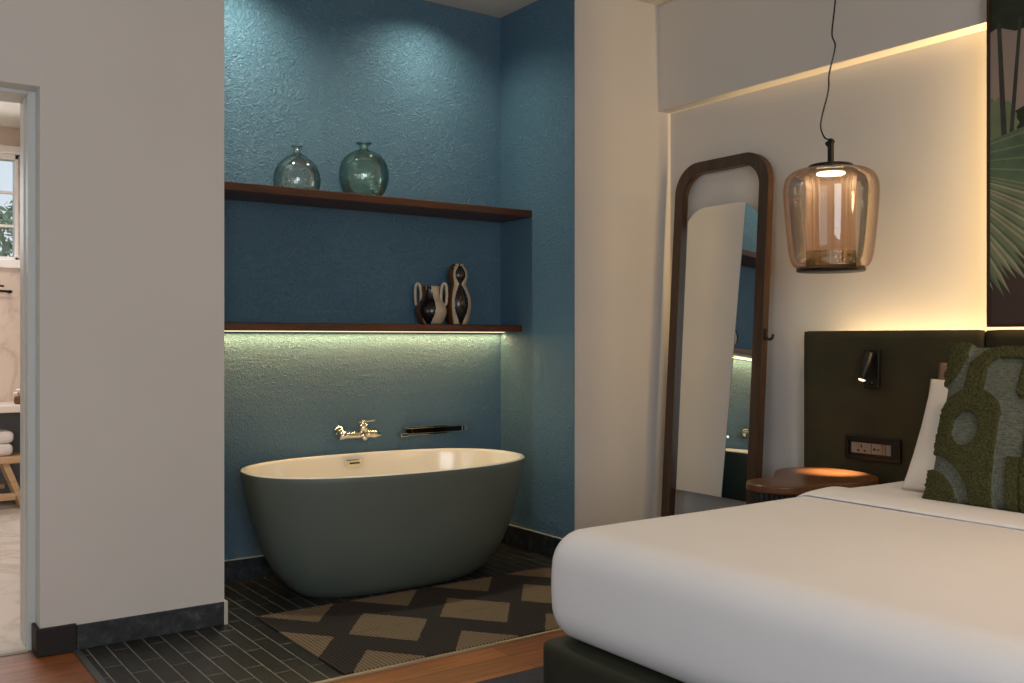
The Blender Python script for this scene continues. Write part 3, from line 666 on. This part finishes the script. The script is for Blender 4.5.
pm = MB(); px = 3.820; plo, phi = pY0 + 0.012, pY1 - 0.012
MATP = ['print_dusk', 'print_sky', 'print_dark', 'print_trunk', 'print_leaf_a', 'print_leaf_b', 'print_leaf_c']
def ppoly(pts, mi, lay):
    P = list(pts)
    for ax, lim, sg in ((0, 0.0, 1), (0, phi - plo, -1), (1, pZ0 + 0.012, 1), (1, pZ1 - 0.012, -1)):      # trimmed at the edge of the print
        out = []
        for k in range(len(P)):
            a, b = P[k - 1], P[k]; da, db = (a[ax] - lim) * sg, (b[ax] - lim) * sg
            if (da >= 0) != (db >= 0):
                t = da / (da - db); out.append((a[0] + (b[0] - a[0]) * t, a[1] + (b[1] - a[1]) * t))
            if db >= 0: out.append(b)
        P = out
        if len(P) < 3: return
    x = px - 0.0003 * lay
    pm.add([(x, phi - a, z) for a, z in P], [list(range(len(P)))], mi)
PW = phi - plo
ppoly([(0, pZ0), (PW, pZ0), (PW, 1.75), (0, 1.75)], 0, 0)
ppoly([(0, 1.70), (PW, 1.70), (PW, pZ1), (0, pZ1)], 1, 1)
R2 = random.Random(3)
def blob(ca, cz_, ra, rz, mi, lay, n=40):
    ppoly([(ca + ra * math.cos(2 * PI * k / n) * (1 + R2.uniform(-.13, .13)), cz_ + rz * math.sin(2 * PI * k / n) * (1 + R2.uniform(-.13, .13))) for k in range(n)], mi, lay)
blob(1.2, 2.5, 0.4, 0.3, 6, 2); blob(0.75, 2.72, 0.55, 0.28, 5, 3); blob(0.10, 2.64, 0.42, 0.21, 2, 3.5); blob(0.30, 2.78, 0.30, 0.16, 6, 3.8)
blob(0.7, 2.0, 0.4, 0.16, 5, 2.2); blob(0.20, 2.00, 0.16, 0.12, 2, 2.5); blob(0.02, 2.03, 0.09, 0.13, 5, 2.8)
for a0, a1, wd in ((0.035, 0.060, 0.017), (0.120, 0.078, 0.013), (0.17, 0.14, 0.013), (0.42, 0.46, 0.02), (0.8, 0.76, 0.02)):
    ppoly([(a0 - wd / 2, 2.46), (a0 + wd / 2, 2.46), (a1 + wd * .7, 1.92), (a1 - wd * .7, 1.92)], 3, 4)
blob(0.16, 1.93, 0.20, 0.055, 3, 5)
# fan palm leaves: pleated blades spreading from a hub
def palm(hubA, hubZ, d0, d1, N, L0, lay, pale):
    for k in range(N):
        a0 = math.radians(d0 + (d1 - d0) * k / N); a1 = math.radians(d0 + (d1 - d0) * (k + 1) / N); am = (a0 + a1) / 2
        L = L0 * (1 + 0.05 * math.sin(k * 1.7)); Li = L * 0.86
        P = lambda a, r: (hubA + r * math.cos(a), hubZ + r * math.sin(a))
        c = (4, 5, 4, 4, 5)[k % 5] if k > pale * N else (6, 5, 6)[k % 3]
        c2 = min(c + 1, 6)
        ppoly([P(am, 0.02), P(a0, 0.02), P(a0, Li), P(am, L)], c, lay); ppoly([P(am, 0.02), P(am, L), P(a1, Li), P(a1, 0.02)], c2, lay)
palm(-0.26, 1.93, 14, -95, 46, 0.63, 7, 0.30)
palm(0.95, 1.95, 60, -160, 60, 0.55, 6, 0.2)
pm.build('print', MATP, pc, label='palm leaf print', normals=False)
MB().box(3.822, 3.850, plo, phi, pZ0 + 0.012, pZ1 - 0.012).build('backing', 'picture_frame', pc)

# ------------------------------------------------------------------ bed
bed = root('bed', (2.85, 1.45, 0.012), 'double bed on a dark green upholstered base, right of the bathtub', 'bed')
BY0, BY1, BX0 = 0.52, 2.375, 1.785
MB().bm(soft_box(BX0, 3.895, BY0, BY1, 0.06, 0.285, (0.035, 0.03, 0.03), 16), 0, True).build('base', 'bed_velvet', bed, label='dark green upholstered bed base')
for x in (1.90, 3.80):
    for y in (0.62, 2.26): MB().lathe([(0, 0.0), (0.02, 0.0), (0.025, 0.055), (0, 0.055)], (x, y, 0.0125), 20).build('leg', 'black_metal', bed)
def duv(p, c, h):
    # softly domed top, foot and side bulging out, fine hand-made unevenness
    u = (p.x - c.x) / h.x; v_ = (p.y - c.y) / h.y; w_ = (p.z - c.z) / h.z
    q = p.copy()
    if w_ > 0: q.z += 0.0015 * (1 - u * u) * (1 - v_ * v_) * w_
    bul = 0.012 * (1 - w_ * w_)
    if u < -0.9: q.x -= bul
    if abs(v_) > 0.9: q.y += math.copysign(bul, v_)
    q.z += 0.001 * noise.noise(Vector((p.x * 2.2, p.y * 2.2, p.z * 2)))
    return q
MB().bm(soft_box(1.797, 3.89, BY0 + 0.01, BY1 - 0.022, 0.287, 0.622, (0.085, 0.075, 0.10), 40, duv), 0, True).build('duvet', 'linen', label='smooth white duvet covering the bed', cat='duvet')
# folded sheet band at the head, wrapped over the side
fm = MB(); ny = 60; prof_y = []
ya, yb_, zt, r_ = BY0 - 0.006, BY1 - 0.012, 0.6325, 0.10
path = [(ya, 0.33), (ya - 0.004, 0.45), (ya, zt - r_)] + [(ya + r_ - r_ * math.cos(a), zt - r_ + r_ * math.sin(a)) for a in [PI / 2 * k / 8 for k in range(1, 9)]]
for k in range(1, 40): path.append((ya + r_ + (yb_ - ya - 2 * r_) * k / 40, zt))
path += [(yb_ - r_ + r_ * math.sin(a), zt - r_ + r_ * math.cos(a)) for a in [PI / 2 * k / 8 for k in range(0, 9)]] + [(yb_ + 0.004, 0.45), (yb_, 0.33)]
xs = [(2.950, -0.0075), (2.934, -0.0065), (2.929, -0.003), (2.936, 0.001), (2.965, 0.006), (3.01, 0.010), (3.06, 0.013), (3.10, 0.013), (3.125, 0.010), (3.14, 0.005), (3.155, 0.003), (3.20, -0.002), (3.35, -0.005), (3.55, -0.005), (3.75, -0.005), (3.885, -0.005)]
vs = []; fs = []
cy0 = (ya + yb_) / 2
for x, dz in xs:
    for (y, z) in path:
        nn = Vector((0, y - cy0, 0)); side = 1 if z < zt - 0.02 else 0
        oz = dz + 0.0015 * noise.noise(Vector((x * 5, y * 3, z * 3)))
        yy = y + (math.copysign(max(dz, -0.006), y - cy0) if side else 0)
        vs.append((x + 0.006 * noise.noise(Vector((y * 1.5, 3, 0))), yy, z + (0 if side else oz)))
nP = len(path)
for i in range(len(xs) - 1):
    for k in range(nP - 1): fs.append([i * nP + k, i * nP + k + 1, (i + 1) * nP + k + 1, (i + 1) * nP + k])
sheet = fm.add(vs, fs, 0, True).build('folded_sheet', 'linen', label='white sheet folded back over the duvet at the head of the bed', cat='sheet')
sm = sheet.modifiers.new('thickness', 'SOLIDIFY'); sm.thickness = 0.0035; sm.offset = -1

# ------------------------------------------------------------------ pillows and cushion
def pillow_mesh(B, Wd, Ud, w, h, th, n=60, corner=0.06, pw=0.5, disp=None, mfn=None, crease=0.0):
    """B bottom-left corner, Wd width direction, Ud up direction; front side faces Wd x Ud"""
    B, Wd, Ud = Vector(B), Vector(Wd).normalized(), Vector(Ud).normalized(); Nn = Wd.cross(Ud).normalized()
    vs = []; fs = []; mi = []
    for side in (1, -1):
        for j in range(n + 1):
            for i in range(n + 1):
                x, y = i / n, j / n; a, b_ = 2 * x - 1, 2 * y - 1
                t_ = th / 2 * ((1 - abs(a) ** 2.4) * (1 - abs(b_) ** 2.4)) ** pw
                # sides pulled in between the corners
                sx = a * (1 - corner * (1 - b_ * b_)); sy = b_ * (1 - corner * (1 - a * a))
                p = B + Wd * (w * (sx + 1) / 2) + Ud * (h * (sy + 1) / 2)
                d = t_
                if disp and side == 1: d += disp(x, y)
                if crease: d += crease * noise.noise(Vector((x * 4, y * 4, side * 3))) * (1 - abs(a) ** 4) * (1 - abs(b_) ** 4)
                if disp:
                    mk = disp(x, y) / 0.020
                    p += (Wd * a * abs(a) ** 10 + Ud * b_ * abs(b_) ** 10) * (0.010 * mk * (1 + 0.5 * noise.noise(Vector((x * 22, y * 22, 7)))))
                vs.append(p + Nn * d * side)
    off = (n + 1) ** 2
    for side in (0, 1):
        for j in range(n):
            for i in range(n):
                q = [side * off + j * (n + 1) + i, side * off + j * (n + 1) + i + 1, side * off + (j + 1) * (n + 1) + i + 1, side * off + (j + 1) * (n + 1) + i]
                fs.append(q if side == 0 else q[::-1]); mi.append(mfn((i + .5) / n, (j + .5) / n) if mfn and side == 0 else 0)
    m = MB(); m.add(vs, fs, mi, True); return m
def weld(o, d=0.0005):
    bm = bmesh.new(); bm.from_mesh(o.data); bmesh.ops.remove_doubles(bm, verts=bm.verts[:], dist=d); bmesh.ops.recalc_face_normals(bm, faces=bm.faces[:]); bm.to_mesh(o.data); bm.free(); return o
Wv = Vector((0, -1, 0))
weld(pillow_mesh((3.66, 2.262, 0.642), Wv, (0.12, 0, 0.455), 0.66, 0.475, 0.11, 40, 0.03, 0.5, crease=0.012).build('pillow', 'taupe', label='taupe pillow, mostly hidden behind the white pillow at the headboard', cat='pillow', group='pillows at the headboard'))
weld(pillow_mesh((3.330, 2.146, 0.634), Wv, (0.195, 0, 0.405), 0.70, 0.455, 0.18, 50, 0.055, 0.5, crease=0.02).build('pillow', 'pillow', label='white pillow leaning upright behind the green tufted cushion', cat='pillow', group='pillows at the headboard'))
def tuft_mask(x, y):
    def disc(cx, cy, rx, ry): return ((x - cx) / rx) ** 2 + ((y - cy) / ry) ** 2 < 1
    # corner tufts
    if disc(0.0, 0.96, 0.135, 0.24) or disc(0.0, 0.0, 0.205, 0.185): return 1
    if disc(1.0, 0.96, 0.135, 0.24) or disc(1.0, 0.0, 0.205, 0.185): return 1
    # round holes in the two columns
    if disc(0.215, 0.445, 0.088, 0.103) or disc(0.80, 0.445, 0.088, 0.103): return 0
    # columns with a domed head, cut by a plain curved band near the lower corner
    for cx, m in ((0.225, x), (0.79, 1 - x)):
        if disc(cx, 0.52, 0.205, 0.185): return 1
        if abs(x - cx) < 0.205 and y < 0.52:
            if (m / 0.285) ** 2 + (y / 0.275) ** 2 < 1: break
            return 1
    # arch: legs and bar
    if 0.165 < x < 0.285 and 0.66 < y < 0.88: return 1
    if 0.165 <= x <= 0.34 and y >= 0.80:
        return 1 if disc(0.34, 0.80, 0.175, 0.19) and not disc(0.35, 0.80, 0.068, 0.10) else 0
    if 0.34 < x < 0.66 and 0.905 < y < 0.99: return 1
    if 0.715 < x < 0.835 and 0.66 < y < 0.88: return 1
    if 0.66 <= x <= 0.835 and y >= 0.80:
        return 1 if disc(0.66, 0.80, 0.175, 0.19) and not disc(0.65, 0.80, 0.068, 0.10) else 0
    if 0.495 < x < 0.60 and 0.70 < y <= 0.905: return 1
    if disc(0.545, 0.72, 0.055, 0.07) or (0.50 < x < 0.58 and y < 0.30): return 1
    return 0
def tuft_soft(x, y):
    s_ = 0
    for dx, dy in ((0, 0), (.008, 0), (-.008, 0), (0, .008), (0, -.008)): s_ += tuft_mask(x + dx, y + dy)
    return s_ / 5
def cdisp(x, y):
    m_ = tuft_soft(x, y)
    return m_ * (0.020 + 0.005 * noise.noise(Vector((x * 60, y * 60, 0))) + 0.0035 * noise.noise(Vector((x * 160, y * 160, 4))))
weld(pillow_mesh((3.150, 1.926, 0.634), Wv, (0.185, 0, 0.56), 0.575, 0.565, 0.14, 210, 0.02, 0.45, disp=cdisp, mfn=tuft_mask).build('cushion', ['weave', 'tuft'], label='large square green cushion with tufted arch pattern, in front of the white pillow', cat='cushion'))

# ------------------------------------------------------------------ bathroom things
vn = root('vanity_counter', (0.5, 7.75, 0.67), 'white stone vanity counter seen through the bathroom door', 'counter')
MB().box(-0.6, 1.215, 7.52, YF - 0.001, 0.685, 0.735, 0.006).build('counter_top', 'counter', vn)
MB().box(-0.6, 1.215, YF - 0.06, YF - 0.002, 0.02, 0.683).build('back_panel', 'dark_panel', vn, label='dark grey panel under the counter')
for x in (-0.58,): MB().box(x, x + 0.04, 7.55, YF - 0.06, 0.004, 0.685).build('side_panel', 'dark_panel', vn)
tsn = root('towel_stool', (0.85, 7.70, 0.004), 'pale wooden stool under the bathroom counter, holding folded towels', 'stool')
MB().box(0.55, 1.165, 7.56, 7.86, 0.325, 0.375, 0.008).build('seat', 'oak', tsn)
for x, s_ in ((1.035, 1), (0.68, -1)):
    for y in (7.60, 7.82):
        MB().bm(obox((x + s_ * 0.06, y, 0.165), (1, 0, -s_ * -0.38), (0, 1, 0), (-s_ * -0.38, 0, -1), 0.042, 0.035, 0.35, 0.004)).build('leg', 'oak', tsn)
MB().box(0.62, 1.10, 7.585, 7.615, 0.065, 0.115, 0.004).build('stretcher', 'oak', tsn)
MB().box(0.62, 1.06, 7.81, 7.835, 0.12, 0.155, 0.004).build('stretcher', 'oak', tsn)
z = 0.3755
for k, (x1, lab) in enumerate(((1.085, 'lower folded white towel on the pale bathroom stool'), (1.09, 'upper folded white towel on the pale bathroom stool'))):
    MB().bm(soft_box(0.70, x1, 7.59, 7.82, z, z + 0.088, (0.04, 0.03, 0.038), 12), 0, True).build('folded_towel', 'towel', label=lab, cat='towel', group='towels on the stool'); z += 0.0885
# flower in a small pot on the counter
fl_ = root('flower_pot', (1.13, 7.66, 0.7355), 'small brown pot with white flowers on the bathroom counter', 'flowers')
MB().lathe(smooth_prof([(0.0, 0.0), (0.025, 0.001), (0.034, 0.02), (0.032, 0.045), (0.026, 0.055), (0.022, 0.055), (0.02, 0.03)]), (1.13, 7.66, 0.7355), 32).build('pot', 'brown_glaze', fl_)
fb = MB()
for dx, dy, dz in ((0, 0, 0.085), (-0.02, 0.01, 0.075), (0.018, -0.01, 0.07), (-0.005, -0.02, 0.10)):
    for k in range(5):
        a = 2 * PI * k / 5; c = Vector((1.13 + dx + 0.010 * math.cos(a), 7.66 + dy + 0.010 * math.sin(a), 0.7355 + dz)); bm = bmesh.new(); bmesh.ops.create_icosphere(bm, subdivisions=1, radius=0.010); bm.transform(Matrix.Translation(c)); fb.bm(bm, 0, True)
fb.build('blossom', 'petal', fl_)
MB().tube([(1.13, 7.66, 0.78), (1.128, 7.66, 0.83)], 0.003, 6).build('stem', 'leaf', fl_)
# towel rail with two bars on the marble
tr = root('towel_rail', (0.9, YF, 1.55), 'black two bar towel rail on the marble wall below the bathroom window', 'towel rail')
MB().tube([(0.40, YF - 0.07, 1.585), (1.125, YF - 0.07, 1.545)], 0.009, 10).build('bar', 'black_metal', tr)
MB().tube([(0.40, YF - 0.07, 1.600), (1.07, YF - 0.07, 1.585)], 0.007, 10).build('bar', 'black_metal', tr)
MB().tube([(0.42, YF, 1.59), (0.42, YF - 0.075, 1.59)], 0.012, 10).build('bracket', 'black_metal', tr)
MB().tube([(1.11, YF, 1.546), (1.11, YF - 0.075, 1.546)], 0.012, 10).build('bracket', 'black_metal', tr)
# shrub beyond the bathroom window
sh_r = root('garden_shrub', (1.2, 10.3, 0), 'leafy green shrub outside the bathroom window', 'shrub')
fm = MB(); R3 = random.Random(5)
for k in range(7000):
    a = R3.uniform(0, 2 * PI); rr = R3.random() ** 0.4; x = 1.2 + 1.1 * rr * math.cos(a); y = 10.3 + 0.5 * rr * math.sin(a)
    z = 0.5 + R3.random() * (1.95 + 0.10 * noise.noise(Vector((x * 3, y * 3, 0))))
    d1 = Vector((R3.uniform(-1, 1), R3.uniform(-1, 1), R3.uniform(-1, 1))).normalized(); d2 = d1.orthogonal().normalized(); L = R3.uniform(0.035, 0.07)
    c = Vector((x, y, z)); fm.add([c - d1 * L, c + d2 * L * .4 , c + d1 * L, c - d2 * L * .4], [[0, 1, 2, 3]], 0)
fm.build('foliage', 'leaf', sh_r, normals=False)
for x in (0.8, 1.2, 1.6): MB().tube([(x, 10.3, 0), (x + 0.05, 10.32, 1.2), (x, 10.3, 1.9)], [0.03, 0.022, 0.01], 8).build('stem', 'bark', sh_r)
struct('ground', MB().box(-8, 8, 8.16, 30, -0.2, 0), 'leaf')
